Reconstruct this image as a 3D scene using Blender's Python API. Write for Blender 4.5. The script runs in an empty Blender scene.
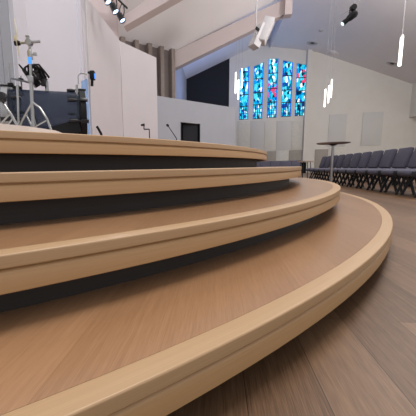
import bpy, bmesh, math, random
from mathutils import Vector, Matrix
random.seed(7)
SC = bpy.context.scene
COL = SC.collection
PI = math.pi

# ------------------------------------------------------------------ camera
FPX, PIT, ROL = 321.3945, 0.1582, -0.0165
U0, V0 = 208 - 41.7469, 208 + 11.4531
RISE = 0.1834
H = 0.55988
fw = Vector((0, math.cos(PIT), -math.sin(PIT)))
up0 = Vector((0, math.sin(PIT), math.cos(PIT)))
rt0 = Vector((1, 0, 0))
cr, sr = math.cos(ROL), math.sin(ROL)
rt = rt0 * cr + up0 * sr
up = up0 * cr - rt0 * sr
cd = bpy.data.cameras.new('camera')
cam = bpy.data.objects.new('camera', cd)
COL.objects.link(cam)
M = Matrix(((rt.x, up.x, -fw.x, 0), (rt.y, up.y, -fw.y, 0), (rt.z, up.z, -fw.z, H), (0, 0, 0, 1)))
cam.matrix_world = M
cd.sensor_width = 36
cd.sensor_fit = 'HORIZONTAL'
cd.lens = 36 * FPX / 416
cd.shift_x = 41.7469 / 416
cd.shift_y = 11.4531 / 416
cd.clip_start = 0.02
cd.clip_end = 200
SC.camera = cam

EYE = Vector((0, 0, H))
def ray(px, py):
    u, v = px - U0, py - V0
    return (fw + rt * (u / FPX) - up * (v / FPX))
def at(px, py, d):                     # the point on that sight line d metres ahead
    a = ray(px, py)
    return EYE + a * (d / a.y)
def atz(px, py, z):
    a = ray(px, py)
    return EYE + a * ((z - H) / a.z)
def hit(px, py, p, n):
    a = ray(px, py)
    return EYE + a * ((p - EYE).dot(n) / a.dot(n))

# room axes: the nave runs along V, its end wall along U
V = Vector((0.155, 0.988, 0)).normalized()
U = Vector((V.y, -V.x, 0))
def rm(a, b, z=0):
    p = U * a + V * b
    return Vector((p.x, p.y, z))

# ------------------------------------------------------------------ materials
MATS = {}
def newmat(name):
    m = bpy.data.materials.new(name)
    m.use_nodes = True
    nt = m.node_tree
    nt.nodes.clear()
    out = nt.nodes.new('ShaderNodeOutputMaterial')
    MATS[name] = m
    return m, nt, out
def plain(name, col, rough=0.6, metal=0.0, var=0.06, scale=6.0, bump=0.0, spec=0.5):
    m, nt, out = newmat(name)
    b = nt.nodes.new('ShaderNodeBsdfPrincipled')
    b.inputs['Roughness'].default_value = rough
    b.inputs['Metallic'].default_value = metal
    b.inputs['Specular IOR Level'].default_value = spec
    tc = nt.nodes.new('ShaderNodeTexCoord')
    nz = nt.nodes.new('ShaderNodeTexNoise')
    nz.inputs['Scale'].default_value = scale
    nz.inputs['Detail'].default_value = 4
    nt.links.new(tc.outputs['Object'], nz.inputs['Vector'])
    cr_ = nt.nodes.new('ShaderNodeValToRGB')
    cr_.color_ramp.elements[0].position = 0.3
    cr_.color_ramp.elements[1].position = 0.7
    cr_.color_ramp.elements[0].color = tuple(c * (1 - var) for c in col) + (1,)
    cr_.color_ramp.elements[1].color = tuple(min(1, c * (1 + var)) for c in col) + (1,)
    nt.links.new(nz.outputs['Fac'], cr_.inputs['Fac'])
    nt.links.new(cr_.outputs['Color'], b.inputs['Base Color'])
    if bump:
        bp = nt.nodes.new('ShaderNodeBump')
        bp.inputs['Strength'].default_value = bump
        bp.inputs['Distance'].default_value = 0.01
        nt.links.new(nz.outputs['Fac'], bp.inputs['Height'])
        nt.links.new(bp.outputs['Normal'], b.inputs['Normal'])
    nt.links.new(b.outputs['BSDF'], out.inputs['Surface'])
    return m
def wood(name, c0, c1, rough=0.35, grain=(1.2, 30.0), plank=None, plank_var=0.2, spec=0.5, fine=0.5, gap=(0.10, 0.07, 0.05), coat=0.0):
    """UV driven: u along the grain in metres, v across."""
    m, nt, out = newmat(name)
    L = nt.links.new
    b = nt.nodes.new('ShaderNodeBsdfPrincipled')
    b.inputs['Roughness'].default_value = rough
    b.inputs['Specular IOR Level'].default_value = spec
    b.inputs['Coat Weight'].default_value = coat
    b.inputs['Coat Roughness'].default_value = 0.2
    tc = nt.nodes.new('ShaderNodeTexCoord')
    mp = nt.nodes.new('ShaderNodeMapping')
    mp.inputs['Scale'].default_value = (grain[0], grain[1], 1)
    L(tc.outputs['UV'], mp.inputs['Vector'])
    vec = mp.outputs['Vector']
    brick = None
    if plank:
        brick = nt.nodes.new('ShaderNodeTexBrick')
        brick.offset = 0.37
        brick.inputs['Scale'].default_value = 1
        brick.inputs['Brick Width'].default_value = plank[0]
        brick.inputs['Row Height'].default_value = plank[1]
        brick.inputs['Mortar Size'].default_value = 0.0012
        brick.inputs['Mortar Smooth'].default_value = 0.3
        brick.inputs['Color1'].default_value = (0, 0, 0, 1)
        brick.inputs['Color2'].default_value = (1, 1, 1, 1)
        brick.inputs['Mortar'].default_value = (0.5, 0.5, 0.5, 1)
        L(tc.outputs['UV'], brick.inputs['Vector'])
        vm = nt.nodes.new('ShaderNodeVectorMath')
        vm.operation = 'MULTIPLY_ADD'
        vm.inputs[1].default_value = (7.3, 5.1, 0)
        L(brick.outputs['Color'], vm.inputs[0])
        L(vec, vm.inputs[2])
        vec = vm.outputs['Vector']
    n1 = nt.nodes.new('ShaderNodeTexNoise')
    n1.inputs['Scale'].default_value = 1.0
    n1.inputs['Detail'].default_value = 5
    n1.inputs['Roughness'].default_value = 0.6
    n1.inputs['Distortion'].default_value = 0.6
    L(vec, n1.inputs['Vector'])
    n2 = nt.nodes.new('ShaderNodeTexNoise')
    n2.inputs['Scale'].default_value = 5.0
    n2.inputs['Detail'].default_value = 3
    L(vec, n2.inputs['Vector'])
    mx = nt.nodes.new('ShaderNodeMix')
    mx.data_type = 'FLOAT'
    mx.inputs[0].default_value = fine
    L(n1.outputs['Fac'], mx.inputs[2])
    L(n2.outputs['Fac'], mx.inputs[3])
    fac = mx.outputs[0]
    if brick:
        ad = nt.nodes.new('ShaderNodeMath')
        ad.operation = 'MULTIPLY_ADD'
        sp = nt.nodes.new('ShaderNodeSeparateColor')
        L(brick.outputs['Color'], sp.inputs[0])
        sb = nt.nodes.new('ShaderNodeMath')
        sb.operation = 'SUBTRACT'
        L(sp.outputs[0], sb.inputs[0])
        sb.inputs[1].default_value = 0.5
        L(sb.outputs[0], ad.inputs[0])
        ad.inputs[1].default_value = plank_var
        L(fac, ad.inputs[2])
        fac = ad.outputs[0]
    rp = nt.nodes.new('ShaderNodeValToRGB')
    rp.color_ramp.elements[0].position = 0.28
    rp.color_ramp.elements[1].position = 0.72
    rp.color_ramp.elements[0].color = c0 + (1,)
    rp.color_ramp.elements[1].color = c1 + (1,)
    L(fac, rp.inputs['Fac'])
    col = rp.outputs['Color']
    if brick:
        mc = nt.nodes.new('ShaderNodeMix')
        mc.data_type = 'RGBA'
        L(brick.outputs['Fac'], mc.inputs[0])
        L(col, mc.inputs[6])
        mc.inputs[7].default_value = gap + (1,)
        col = mc.outputs[2]
    L(col, b.inputs['Base Color'])
    bp = nt.nodes.new('ShaderNodeBump')
    bp.inputs['Strength'].default_value = 0.06
    bp.inputs['Distance'].default_value = 0.004
    L(n2.outputs['Fac'], bp.inputs['Height'])
    L(bp.outputs['Normal'], b.inputs['Normal'])
    L(b.outputs['BSDF'], out.inputs['Surface'])
    return m
def emis(name, col, s):
    m, nt, out = newmat(name)
    e = nt.nodes.new('ShaderNodeEmission')
    e.inputs['Color'].default_value = col + (1,)
    e.inputs['Strength'].default_value = s
    nt.links.new(e.outputs[0], out.inputs['Surface'])
    return m
def clear(name, tint, gloss, fac, rough=0.05):
    m, nt, out = newmat(name)
    t = nt.nodes.new('ShaderNodeBsdfTransparent')
    t.inputs['Color'].default_value = tint + (1,)
    g = nt.nodes.new('ShaderNodeBsdfPrincipled')
    g.inputs['Base Color'].default_value = gloss + (1,)
    g.inputs['Roughness'].default_value = rough
    mx = nt.nodes.new('ShaderNodeMixShader')
    mx.inputs[0].default_value = fac
    nt.links.new(t.outputs[0], mx.inputs[1])
    nt.links.new(g.outputs[0], mx.inputs[2])
    nt.links.new(mx.outputs[0], out.inputs['Surface'])
    return m
def stained(name, strength, seed):
    """leaded glass lit from outside; UV in metres from the pane's lower centre, u across, v up, z = pane height in u channel"""
    m, nt, out = newmat(name)
    L = nt.links.new
    tc = nt.nodes.new('ShaderNodeTexCoord')
    mp = nt.nodes.new('ShaderNodeMapping')
    mp.inputs['Location'].default_value = (seed * 3.7, seed * 1.9, 0)
    mp.inputs['Rotation'].default_value = (0, 0, 0.5 + seed)
    mp.inputs['Scale'].default_value = (6.5, 3.6, 1)
    L(tc.outputs['UV'], mp.inputs['Vector'])
    vo = nt.nodes.new('ShaderNodeTexVoronoi')
    vo.voronoi_dimensions = '2D'
    vo.inputs['Scale'].default_value = 1.0
    L(mp.outputs[0], vo.inputs['Vector'])
    ve = nt.nodes.new('ShaderNodeTexVoronoi')
    ve.voronoi_dimensions = '2D'
    ve.feature = 'DISTANCE_TO_EDGE'
    L(mp.outputs[0], ve.inputs['Vector'])
    sp = nt.nodes.new('ShaderNodeSeparateColor')
    L(vo.outputs['Color'], sp.inputs[0])
    rp = nt.nodes.new('ShaderNodeValToRGB')
    cr_ = rp.color_ramp
    cr_.interpolation = 'CONSTANT'
    stops = [(0.0, (0.005, 0.05, 0.30)), (0.16, (0.0, 0.25, 0.58)), (0.34, (0.02, 0.42, 0.55)), (0.50, (0.06, 0.55, 0.80)),
             (0.64, (0.0, 0.12, 0.18)), (0.76, (0.40, 0.72, 0.85)), (0.86, (0.85, 0.80, 0.85)), (0.92, (0.0, 0.02, 0.05))]
    cr_.elements[0].position, cr_.elements[0].color = stops[0][0], stops[0][1] + (1,)
    cr_.elements[1].position, cr_.elements[1].color = stops[1][0], stops[1][1] + (1,)
    for p, c in stops[2:]:
        e = cr_.elements.new(p)
        e.color = c + (1,)
    L(sp.outputs[0], rp.inputs['Fac'])
    # reds gather around the middle of the lancet
    su = nt.nodes.new('ShaderNodeSeparateXYZ')
    L(tc.outputs['UV'], su.inputs[0])
    d1 = nt.nodes.new('ShaderNodeMath'); d1.operation = 'SUBTRACT'
    L(su.outputs['Y'], d1.inputs[0]); d1.inputs[1].default_value = {0: 2.8, 1: 2.6, 2: 2.2, 3: 3.0, 4: 3.1}[seed]
    d2 = nt.nodes.new('ShaderNodeMath'); d2.operation = 'ABSOLUTE'
    L(d1.outputs[0], d2.inputs[0])
    d3 = nt.nodes.new('ShaderNodeMath'); d3.operation = 'LESS_THAN'
    L(d2.outputs[0], d3.inputs[0]); d3.inputs[1].default_value = 0.7
    g = nt.nodes.new('ShaderNodeMath'); g.operation = 'GREATER_THAN'
    L(sp.outputs[1], g.inputs[0]); g.inputs[1].default_value = {0: .93, 1: .88, 2: .66, 3: .90, 4: .70}[seed]
    mu = nt.nodes.new('ShaderNodeMath'); mu.operation = 'MULTIPLY'
    L(d3.outputs[0], mu.inputs[0]); L(g.outputs[0], mu.inputs[1])
    mr = nt.nodes.new('ShaderNodeMix'); mr.data_type = 'RGBA'
    L(mu.outputs[0], mr.inputs[0]); L(rp.outputs[0], mr.inputs[6]); mr.inputs[7].default_value = (0.60, 0.05, 0.12, 1)
    # deep blue border glass
    ax = nt.nodes.new('ShaderNodeMath'); ax.operation = 'ABSOLUTE'
    L(su.outputs['X'], ax.inputs[0])
    bl = nt.nodes.new('ShaderNodeMath'); bl.operation = 'GREATER_THAN'
    L(ax.outputs[0], bl.inputs[0]); bl.inputs[1].default_value = 0.32
    mb = nt.nodes.new('ShaderNodeMix'); mb.data_type = 'RGBA'
    L(bl.outputs[0], mb.inputs[0]); L(mr.outputs[2], mb.inputs[6]); mb.inputs[7].default_value = (0.0, 0.11, 0.62, 1)
    # lead lines
    ld = nt.nodes.new('ShaderNodeMath'); ld.operation = 'LESS_THAN'
    L(ve.outputs['Distance'], ld.inputs[0]); ld.inputs[1].default_value = 0.045
    ml = nt.nodes.new('ShaderNodeMix'); ml.data_type = 'RGBA'
    L(ld.outputs[0], ml.inputs[0]); L(mb.outputs[2], ml.inputs[6]); ml.inputs[7].default_value = (0.004, 0.008, 0.02, 1)
    e = nt.nodes.new('ShaderNodeEmission')
    e.inputs['Strength'].default_value = strength
    L(ml.outputs[2], e.inputs['Color'])
    L(e.outputs[0], out.inputs['Surface'])
    return m

W_TREAD = wood('oak_tread', (0.255, 0.130, 0.060), (0.395, 0.218, 0.112), 0.30, (3.0, 110.0), (2.4, 0.19), 0.14, gap=(0.27, 0.14, 0.062), coat=0.4)
W_NOSE = wood('pale_oak_nosing', (0.380, 0.234, 0.120), (0.455, 0.295, 0.158), 0.42, (1.0, 90.0))
W_FASC = wood('pale_oak_fascia', (0.375, 0.214, 0.094), (0.455, 0.277, 0.128), 0.45, (0.8, 80.0))
W_FLOOR = wood('brown_floorboard', (0.075, 0.038, 0.018), (0.225, 0.130, 0.072), 0.42, (2.6, 75.0), (1.9, 0.192), 0.24, spec=0.32, gap=(0.03, 0.017, 0.01))
W_DARK = wood('dark_riser_board', (0.014, 0.0095, 0.0075), (0.030, 0.022, 0.018), 0.6, (1.2, 55.0))
WALLW = plain('warm_white_wall', (0.70, 0.675, 0.63), 0.9, var=0.02, scale=1.5)
WALLB = plain('pale_grey_wall_blue_spill', (0.35, 0.36, 0.40), 0.9, var=0.02, scale=1.5)  # faint blue in the grey is stained-glass light put into the colour
FLATW = plain('white_stage_flat', (0.52, 0.485, 0.505), 0.85, var=0.015, scale=2)
FLATG = plain('grey_stage_flat', (0.19, 0.187, 0.197), 0.9, var=0.03)
BLACKW = plain('black_wall_paint', (0.012, 0.013, 0.018), 0.9)
CEIL = plain('ceiling_paint', (0.80, 0.775, 0.78), 0.95, var=0.015, scale=1)
BEAM = plain('beam_paint', (0.54, 0.465, 0.455), 0.9, var=0.015, scale=1)
PINK = plain('warm_grey_pier', (0.56, 0.48, 0.475), 0.9, var=0.02)
PANEL = plain('grey_acoustic_fabric', (0.615, 0.605, 0.595), 0.95, var=0.03, scale=30)
TANP = plain('tan_panel', (0.36, 0.33, 0.29), 0.8)
CREAM = plain('cream_panel', (0.64, 0.62, 0.57), 0.85)
FIN = plain('brown_fin', (0.23, 0.185, 0.165), 0.7, var=0.08)
FINB = plain('brown_wall_behind', (0.15, 0.125, 0.115), 0.8)
FABRIC = plain('slate_fabric', (0.080, 0.076, 0.108), 0.92, var=0.18, scale=90, bump=0.2)
BLKM = plain('black_metal', (0.012, 0.012, 0.014), 0.4, metal=0.3)
BLKP = plain('black_plastic', (0.008, 0.008, 0.009), 0.6, spec=0.2)
CHROME = plain('chrome', (0.36, 0.355, 0.345), 0.25, metal=1.0)
STEEL = plain('brushed_steel', (0.36, 0.355, 0.36), 0.35, metal=0.9)
BRASS = plain('cymbal_bronze', (0.62, 0.54, 0.30), 0.3, metal=0.8)
WHITEP = plain('white_plastic', (0.56, 0.54, 0.545), 0.5)
GREYP = plain('grey_grille', (0.40, 0.39, 0.40), 0.6)
TOPBR = plain('brown_laminate', (0.17, 0.13, 0.13), 0.35)
TOPTAN = plain('tan_laminate', (0.42, 0.30, 0.23), 0.4)
PALEM = plain('pale_mat', (0.78, 0.71, 0.66), 0.7)
LEAD = plain('lead_strip', (0.01, 0.012, 0.02), 0.6)
ACRYL = clear('clear_acrylic', (0.97, 0.98, 1.0), (0.75, 0.8, 0.88), 0.10)
REFLB = clear('blue_reflection', (0.60, 0.80, 1.0), (0.55, 0.70, 0.95), 0.35)  # tint imitates blue stage light reflected in the clear shield
SMOKE = clear('smoked_shell', (0.30, 0.34, 0.42), (0.04, 0.05, 0.07), 0.30, 0.04)
TUBE = emis('tube_glow', (1.0, 0.97, 0.86), 4.0)
DAYL = emis('daylit_pane_glow', (1.0, 0.95, 0.84), 2.2)
LENS = emis('lamp_lens', (0.60, 0.75, 1.0), 3.0)
LENSW = emis('spot_lens', (0.75, 0.95, 1.0), 1.4)
BLUEL = emis('blue_led', (0.08, 0.30, 1.0), 1.5)

# ------------------------------------------------------------------ mesh building
class MB:
    def __init__(s):
        s.v, s.f, s.uv, s.smooth = [], [], [], []
    def add(s, vs, fs, uvs=None, smooth=False):
        o = len(s.v)
        s.v += [tuple(p) for p in vs]
        s.uv += list(uvs) if uvs else [None] * len(vs)
        s.f += [tuple(i + o for i in f) for f in fs]
        s.smooth += [smooth] * len(fs)
        return s
    def box(s, c, size, rot=None, bevel=0.0, seg=2):
        bm = bmesh.new()
        bmesh.ops.create_cube(bm, size=1)
        bmesh.ops.scale(bm, vec=Vector(size), verts=bm.verts)
        if bevel:
            bmesh.ops.bevel(bm, geom=list(bm.edges), offset=bevel, segments=seg, profile=0.5, affect='EDGES')
        mt = Matrix.Translation(Vector(c)) @ (rot.to_4x4() if rot else Matrix())
        bm.transform(mt)
        bm.verts.index_update()
        s.add([v.co.copy() for v in bm.verts], [[v.index for v in f.verts] for f in bm.faces], smooth=bool(bevel))
        bm.free()
        return s
    def beam(s, p, q, w, h, side=None):
        """a rectangular bar from p to q"""
        p, q = Vector(p), Vector(q)
        d = (q - p)
        a = d.normalized()
        r = side.normalized() if side else (a.cross(Vector((0, 0, 1))) if abs(a.z) < 0.98 else Vector((1, 0, 0)))
        r = (r - a * r.dot(a)).normalized()
        t = r.cross(a)
        vs = []
        for e in (p, q):
            for i, j in ((-1, -1), (1, -1), (1, 1), (-1, 1)):
                vs.append(e + r * (i * w / 2) + t * (j * h / 2))
        s.add(vs, [(0, 1, 2, 3), (7, 6, 5, 4), (0, 4, 5, 1), (1, 5, 6, 2), (2, 6, 7, 3), (3, 7, 4, 0)])
        return s
    def pillow(s, c, size, e_plan=0.35, e_side=0.5, rot=None, n=28, k=14):
        """a soft cushion: rounded in plan and in section"""
        def p_(v, e): return math.copysign(abs(v) ** e, v)
        vs, fs = [], []
        R_ = rot or Matrix.Identity(3)
        for i in range(k + 1):
            ph = -PI / 2 + PI * i / k
            for j in range(n):
                th = 2 * PI * (j + .5) / n
                q = Vector((size[0] / 2 * p_(math.cos(ph), e_side) * p_(math.cos(th), e_plan),
                            size[1] / 2 * p_(math.cos(ph), e_side) * p_(math.sin(th), e_plan), size[2] / 2 * p_(math.sin(ph), e_side)))
                vs.append(Vector(c) + R_ @ q)
        for i in range(k):
            for j in range(n):
                a, b = i * n + j, i * n + (j + 1) % n
                fs.append((a, b, b + n, a + n))
        s.add(vs, fs, smooth=True)
        return s
    def tube(s, pts, r, n=10, caps=True):
        pts = [Vector(p) for p in pts]
        rr = r if isinstance(r, (list, tuple)) else [r] * len(pts)
        vs, fs = [], []
        prev = None
        for i, p in enumerate(pts):
            d = (pts[min(i + 1, len(pts) - 1)] - pts[max(i - 1, 0)]).normalized()
            if prev is None:
                x = d.cross(Vector((0, 0, 1)))
                if x.length < 0.05:
                    x = d.cross(Vector((1, 0, 0)))
            else:
                x = prev - d * prev.dot(d)
            x.normalize()
            prev = x
            y = d.cross(x)
            for k in range(n):
                t = 2 * PI * k / n
                vs.append(p + (x * math.cos(t) + y * math.sin(t)) * rr[i])
        for i in range(len(pts) - 1):
            for k in range(n):
                a, b = i * n + k, i * n + (k + 1) % n
                fs.append((a, b, b + n, a + n))
        if caps:
            fs.append(tuple(range(n - 1, -1, -1)))
            m = (len(pts) - 1) * n
            fs.append(tuple(range(m, m + n)))
        s.add(vs, fs, smooth=True)
        return s
    def lathe(s, prof, c=(0, 0, 0), axis=None, n=32):
        """prof = [(radius, height)...] turned about axis through c"""
        c = Vector(c)
        ax = Vector(axis).normalized() if axis is not None else Vector((0, 0, 1))
        x = ax.orthogonal().normalized()
        y = ax.cross(x)
        vs, fs = [], []
        for r, h in prof:
            for k in range(n):
                t = 2 * PI * k / n
                vs.append(c + ax * h + (x * math.cos(t) + y * math.sin(t)) * max(r, 1e-4))
        for i in range(len(prof) - 1):
            for k in range(n):
                a, b = i * n + k, i * n + (k + 1) % n
                fs.append((a, b, b + n, a + n))
        s.add(vs, fs, smooth=True)
        return s
    def prism(s, poly, off, uvf=None):
        """poly extruded along off"""
        off = Vector(off)
        n = len(poly)
        a = [Vector(p) for p in poly]
        vs = a + [p + off for p in a]
        fs = [tuple(range(n - 1, -1, -1)), tuple(range(n, 2 * n))]
        for i in range(n):
            j = (i + 1) % n
            fs.append((i, j, j + n, i + n))
        s.add(vs, fs, [uvf(p) for p in vs] if uvf else None)
        return s
    def build(s, name, mat, parent=None):
        me = bpy.data.meshes.new(name)
        me.from_pydata(s.v, [], s.f)
        if any(u is not None for u in s.uv):
            lay = me.uv_layers.new(name='UVMap')
            for l in me.loops:
                u = s.uv[l.vertex_index]
                lay.data[l.index].uv = u if u else (0, 0)
        me.polygons.foreach_set('use_smooth', s.smooth)
        me.materials.append(mat)
        bm = bmesh.new()
        bm.from_mesh(me)
        bmesh.ops.recalc_face_normals(bm, faces=bm.faces)
        bm.to_mesh(me)
        bm.free()
        if any(s.smooth):
            me.set_sharp_from_angle(angle=math.radians(38))
        o = bpy.data.objects.new(name, me)
        COL.objects.link(o)
        if parent:
            o.parent = parent
            o.matrix_parent_inverse = parent.matrix_world.inverted()
        return o
def tag(o, label=None, cat=None, group=None, kind=None):
    if label: o['label'] = label
    if cat: o['category'] = cat
    if group: o['group'] = group
    if kind: o['kind'] = kind
    return o
def empty(name, loc, rz=0.0):
    o = bpy.data.objects.new(name, None)
    COL.objects.link(o)
    o.empty_display_size = 0.1
    o.location = loc
    o.rotation_euler = (0, 0, rz)
    o.matrix_world = Matrix.Translation(Vector(loc)) @ Matrix.Rotation(rz, 4, 'Z')
    return o
def copy_tree(o, parent=None):
    c = o.copy()
    COL.objects.link(c)
    if parent: c.parent = parent
    for ch in list(o.children):
        copy_tree(ch, c)
    return c
def struct(name, mb, mat, parent=None):
    o = mb.build(name, mat, parent)
    if parent is None: o['kind'] = 'structure'
    return o

# ------------------------------------------------------------------ floor
def uv_room(p):
    p = Vector(p)
    return (p.dot(V), p.dot(U) + 0.115)
fl = MB()
fl.prism([(-14, -4, 0), (24, -4, 0), (24, 34, 0), (-14, 34, 0)], (0, 0, -0.2), uv_room)
struct('floor', fl, W_FLOOR)

# ------------------------------------------------------------------ curved steps and stage
CX, CY = -3.66833, 5.65259
RAD = [6.27584, 5.92197, 5.56771, 5.18136]
TOPZ = [RISE * 1 - 0.0046, RISE * 2 - 0.0, RISE * 3 + 0.0043, RISE * 4 - 0.0014]
NOSE_W, NOSE_H, FAS, REC = 0.062, 0.034, 0.0966, 0.122
NA = 180
def arc(mb, prof, a0, a1, closed=True, n=NA):
    """profile [(radius, z)] swept about the stage centre; u runs along the arc, v round the profile"""
    np_ = len(prof)
    cum = [0]
    for i in range(1, np_ + 1):
        p, q = prof[i - 1], prof[i % np_]
        cum.append(cum[-1] + math.hypot(p[0] - q[0], p[1] - q[1]))
    vs, uvs, fs = [], [], []
    k = np_ + 1 if closed else np_
    for i in range(n + 1):
        t = a0 + (a1 - a0) * i / n
        for j in range(k):
            r, z = prof[j % np_]
            vs.append((CX + r * math.cos(t), CY + r * math.sin(t), z))
            uvs.append((t * 5.6, cum[j]))
    for i in range(n):
        for j in range(k - 1):
            a = i * k + j
            fs.append((a, a + 1, a + k + 1, a + k))
    if closed:
        fs.append(tuple(range(np_)))
        fs.append(tuple(n * k + j for j in range(np_ - 1, -1, -1)))
    mb.add(vs, fs, uvs, smooth=True)
def nose_profile(R, zt):
    e = 0.0055
    pts = [(R - NOSE_W, zt - NOSE_H), (R - NOSE_W, zt)]
    for i in range(5):
        t = PI / 2 - PI / 2 * i / 4
        pts.append((R - e + e * math.cos(t), zt - e + e * math.sin(t)))
    pts.append((R, zt - NOSE_H + 0.002))
    pts.append((R - 0.002, zt - NOSE_H))
    return pts
A0 = math.radians(-158)
ENDS = [math.radians(31), math.radians(28), math.radians(24), math.radians(20)]
STEP_LABELS = ['lowest and widest curved oak step resting on the brown plank floor',
               'second curved oak step up from the floor, set back on the lowest step',
               'third curved oak step, its top at eye level just under the stage edge']
for k in range(3):
    R, zt = RAD[k], TOPZ[k]
    zb = 0.0 if k == 0 else TOPZ[k - 1]
    root = tag(empty('curved_step', (CX, CY, zb)), STEP_LABELS[k], 'step', 'curved steps up to the stage')
    tr = MB()
    ri = RAD[k + 1] - REC - 0.04
    ro = R - NOSE_W - 0.0008
    n = NA
    vs = []
    for i in range(n + 1):
        t = A0 + (ENDS[k] - A0) * i / n
        for (r, z) in ((ri, zt - 0.03), (ri, zt), (ro, zt), (ro, zt - 0.03)):
            vs.append(Vector((CX + r * math.cos(t), CY + r * math.sin(t), z)))
    fs = []
    for i in range(n):
        for j in range(4):
            a, b = i * 4 + j, i * 4 + (j + 1) % 4
            fs.append((a, b, b + 4, a + 4))
    fs += [(0, 1, 2, 3), tuple(n * 4 + j for j in (3, 2, 1, 0))]
    tr.add(vs, fs, [uv_room(p + Vector((0.031 * k, 0.5 * k, 0))) for p in vs])
    tr.build('tread', W_TREAD, root)
    m = MB(); arc(m, nose_profile(R, zt), A0, ENDS[k]); m.build('nosing', W_NOSE, root)
    m = MB()
    rf = R - 0.0015
    arc(m, [(rf - 0.03, zt - FAS), (rf - 0.03, zt - NOSE_H), (rf - 0.011, zt - NOSE_H), (rf - 0.011, zt - NOSE_H - 0.004), (rf - 0.003, zt - NOSE_H - 0.009), (rf, zt - NOSE_H - 0.015), (rf, zt - FAS + 0.002), (rf - 0.002, zt - FAS)], A0, ENDS[k])
    m.build('fascia', W_FASC, root)
    m = MB()
    arc(m, [(ri - 0.02, zt - FAS), (ri - 0.02, zt - FAS + 0.015), (rf - 0.0305, zt - FAS + 0.015), (rf - 0.0305, zt - FAS)], A0, ENDS[k])
    m.build('underside_board', W_DARK, root)
    m = MB()
    rr = R - REC
    arc(m, [(rr - 0.02, zb), (rr - 0.02, zt - FAS), (rr, zt - FAS), (rr, zb)], A0, ENDS[k])
    m.build('riser_board', W_DARK, root)

# the stage: the same edge round a platform that runs back to the side rooms
root = tag(empty('stage_platform', (CX, CY, 0)), 'raised stage platform with a curved pale oak edge above the three steps', 'stage')
R, zt = RAD[3], TOPZ[3]
def arc_pts(r, z, a0, a1, n=120):
    return [Vector((CX + r * math.cos(a0 + (a1 - a0) * i / n), CY + r * math.sin(a0 + (a1 - a0) * i / n), z)) for i in range(n + 1)]
back = [(3.25, 13.0), (4.75, 18.95), (-10.0, 17.2), (-10.0, 5.0)]
m = MB()
m.prism(arc_pts(R - NOSE_W - 0.0008, zt, A0, ENDS[3]) + [Vector((x, y, zt)) for x, y in back], (0, 0, -0.03), uv_room)
m.build('stage_top', W_TREAD, root)
m = MB(); arc(m, nose_profile(R, zt), A0, ENDS[3]); m.build('nosing', W_NOSE, root)
m = MB(); rf = R - 0.0015
arc(m, [(rf - 0.03, zt - FAS), (rf - 0.03, zt - NOSE_H), (rf - 0.011, zt - NOSE_H), (rf - 0.011, zt - NOSE_H - 0.004), (rf - 0.003, zt - NOSE_H - 0.009), (rf, zt - NOSE_H - 0.015), (rf, zt - FAS + 0.002), (rf - 0.002, zt - FAS)], A0, ENDS[3])
m.build('fascia', W_FASC, root)
m = MB()
m.prism(arc_pts(R - REC, 0.0, A0, ENDS[3]) + [Vector((x * 0.99, y, 0.0)) for x, y in back], (0, 0, zt - 0.031))
m.build('riser_base', W_DARK, root)
m = MB()
arc(m, [(R - REC - 0.05, zt - FAS), (R - REC - 0.05, zt - FAS + 0.015), (rf - 0.0305, zt - FAS + 0.015), (rf - 0.0305, zt - FAS)], A0, ENDS[3])
m.build('underside_board', W_DARK, root)
SZ = zt                                                   # stage level

# ------------------------------------------------------------------ end wall with the five lancets
BW = 30.1
WN = -V
def wall_pt(px, py):
    return hit(px, py, rm(0, BW, 0), V)
def wall_az(px, py):
    p = wall_pt(px, py)
    return p.dot(U), p.z
def ceil_z(a):
    pts = [(-2.7, 8.35), (4.35, 11.15), (4.5, 10.5), (8.2, 9.85), (15.6, 6.95), (20, 5.2)]
    for (a0, z0), (a1, z1) in zip(pts, pts[1:]):
        if a <= a1:
            return z0 + (z1 - z0) * (a - a0) / (a1 - a0)
    return pts[-1][1]
WINS = [((239.0, 119.8), (248.2, 119.5), 69.8, 66.0), ((252.7, 119.2), (262.3, 118.8), 66.0, 62.0),
        ((266.8, 118.0), (276.6, 117.6), 58.6, 58.3), ((280.8, 117.0), (290.9, 116.6), 60.0, 62.2), ((294.6, 116.2), (305.4, 115.8), 63.2, 65.0)]
win = []
for (l, r, tl, tr_) in WINS:
    al, zl = wall_az(*l); ar, zr = wall_az(*r)
    ztl = wall_az(l[0] + 0.6, tl)[1]; ztr = wall_az(r[0] + 0.6, tr_)[1]
    win.append((al, ar, (zl + zr) / 2, ztl, ztr))
a_dark = wall_az(229, 100)[0]
A_L, A_R = -2.7, 15.6
TH = V * 0.3
w = MB()
def wp(a, z, db=0.0):
    return rm(a, BW + db, z)
# piers between the openings, then the strips above and below each opening
edges = [a_dark] + [x for q in win for x in (q[0], q[1])] + [A_R]
for i in range(0, len(edges), 2):
    a0, a1 = edges[i], edges[i + 1]
    cuts = [a0] + [c for c in (4.35, 4.5, 8.2) if a0 < c < a1] + [a1]
    w.prism([wp(a0, 0), wp(a1, 0)] + [wp(c, ceil_z(c) + 0.1) for c in reversed(cuts)], TH)
for (al, ar, zb, ztl, ztr) in win:
    w.prism([wp(al, 0), wp(ar, 0), wp(ar, zb), wp(al, zb)], TH)
    cuts = [al] + [c for c in (4.35, 4.5, 8.2) if al < c < ar] + [ar]
    w.prism([wp(al, ztl), wp(ar, ztr)] + [wp(c, ceil_z(c) + 0.1) for c in reversed(cuts)], TH)
struct('wall_back', w, WALLW)
w = MB()
w.prism([wp(A_L, 0), wp(a_dark, 0), wp(a_dark, ceil_z(a_dark) + 0.1), wp(A_L, ceil_z(A_L) + 0.1)], TH)
struct('wall_rear_left', w, BLACKW)
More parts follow.
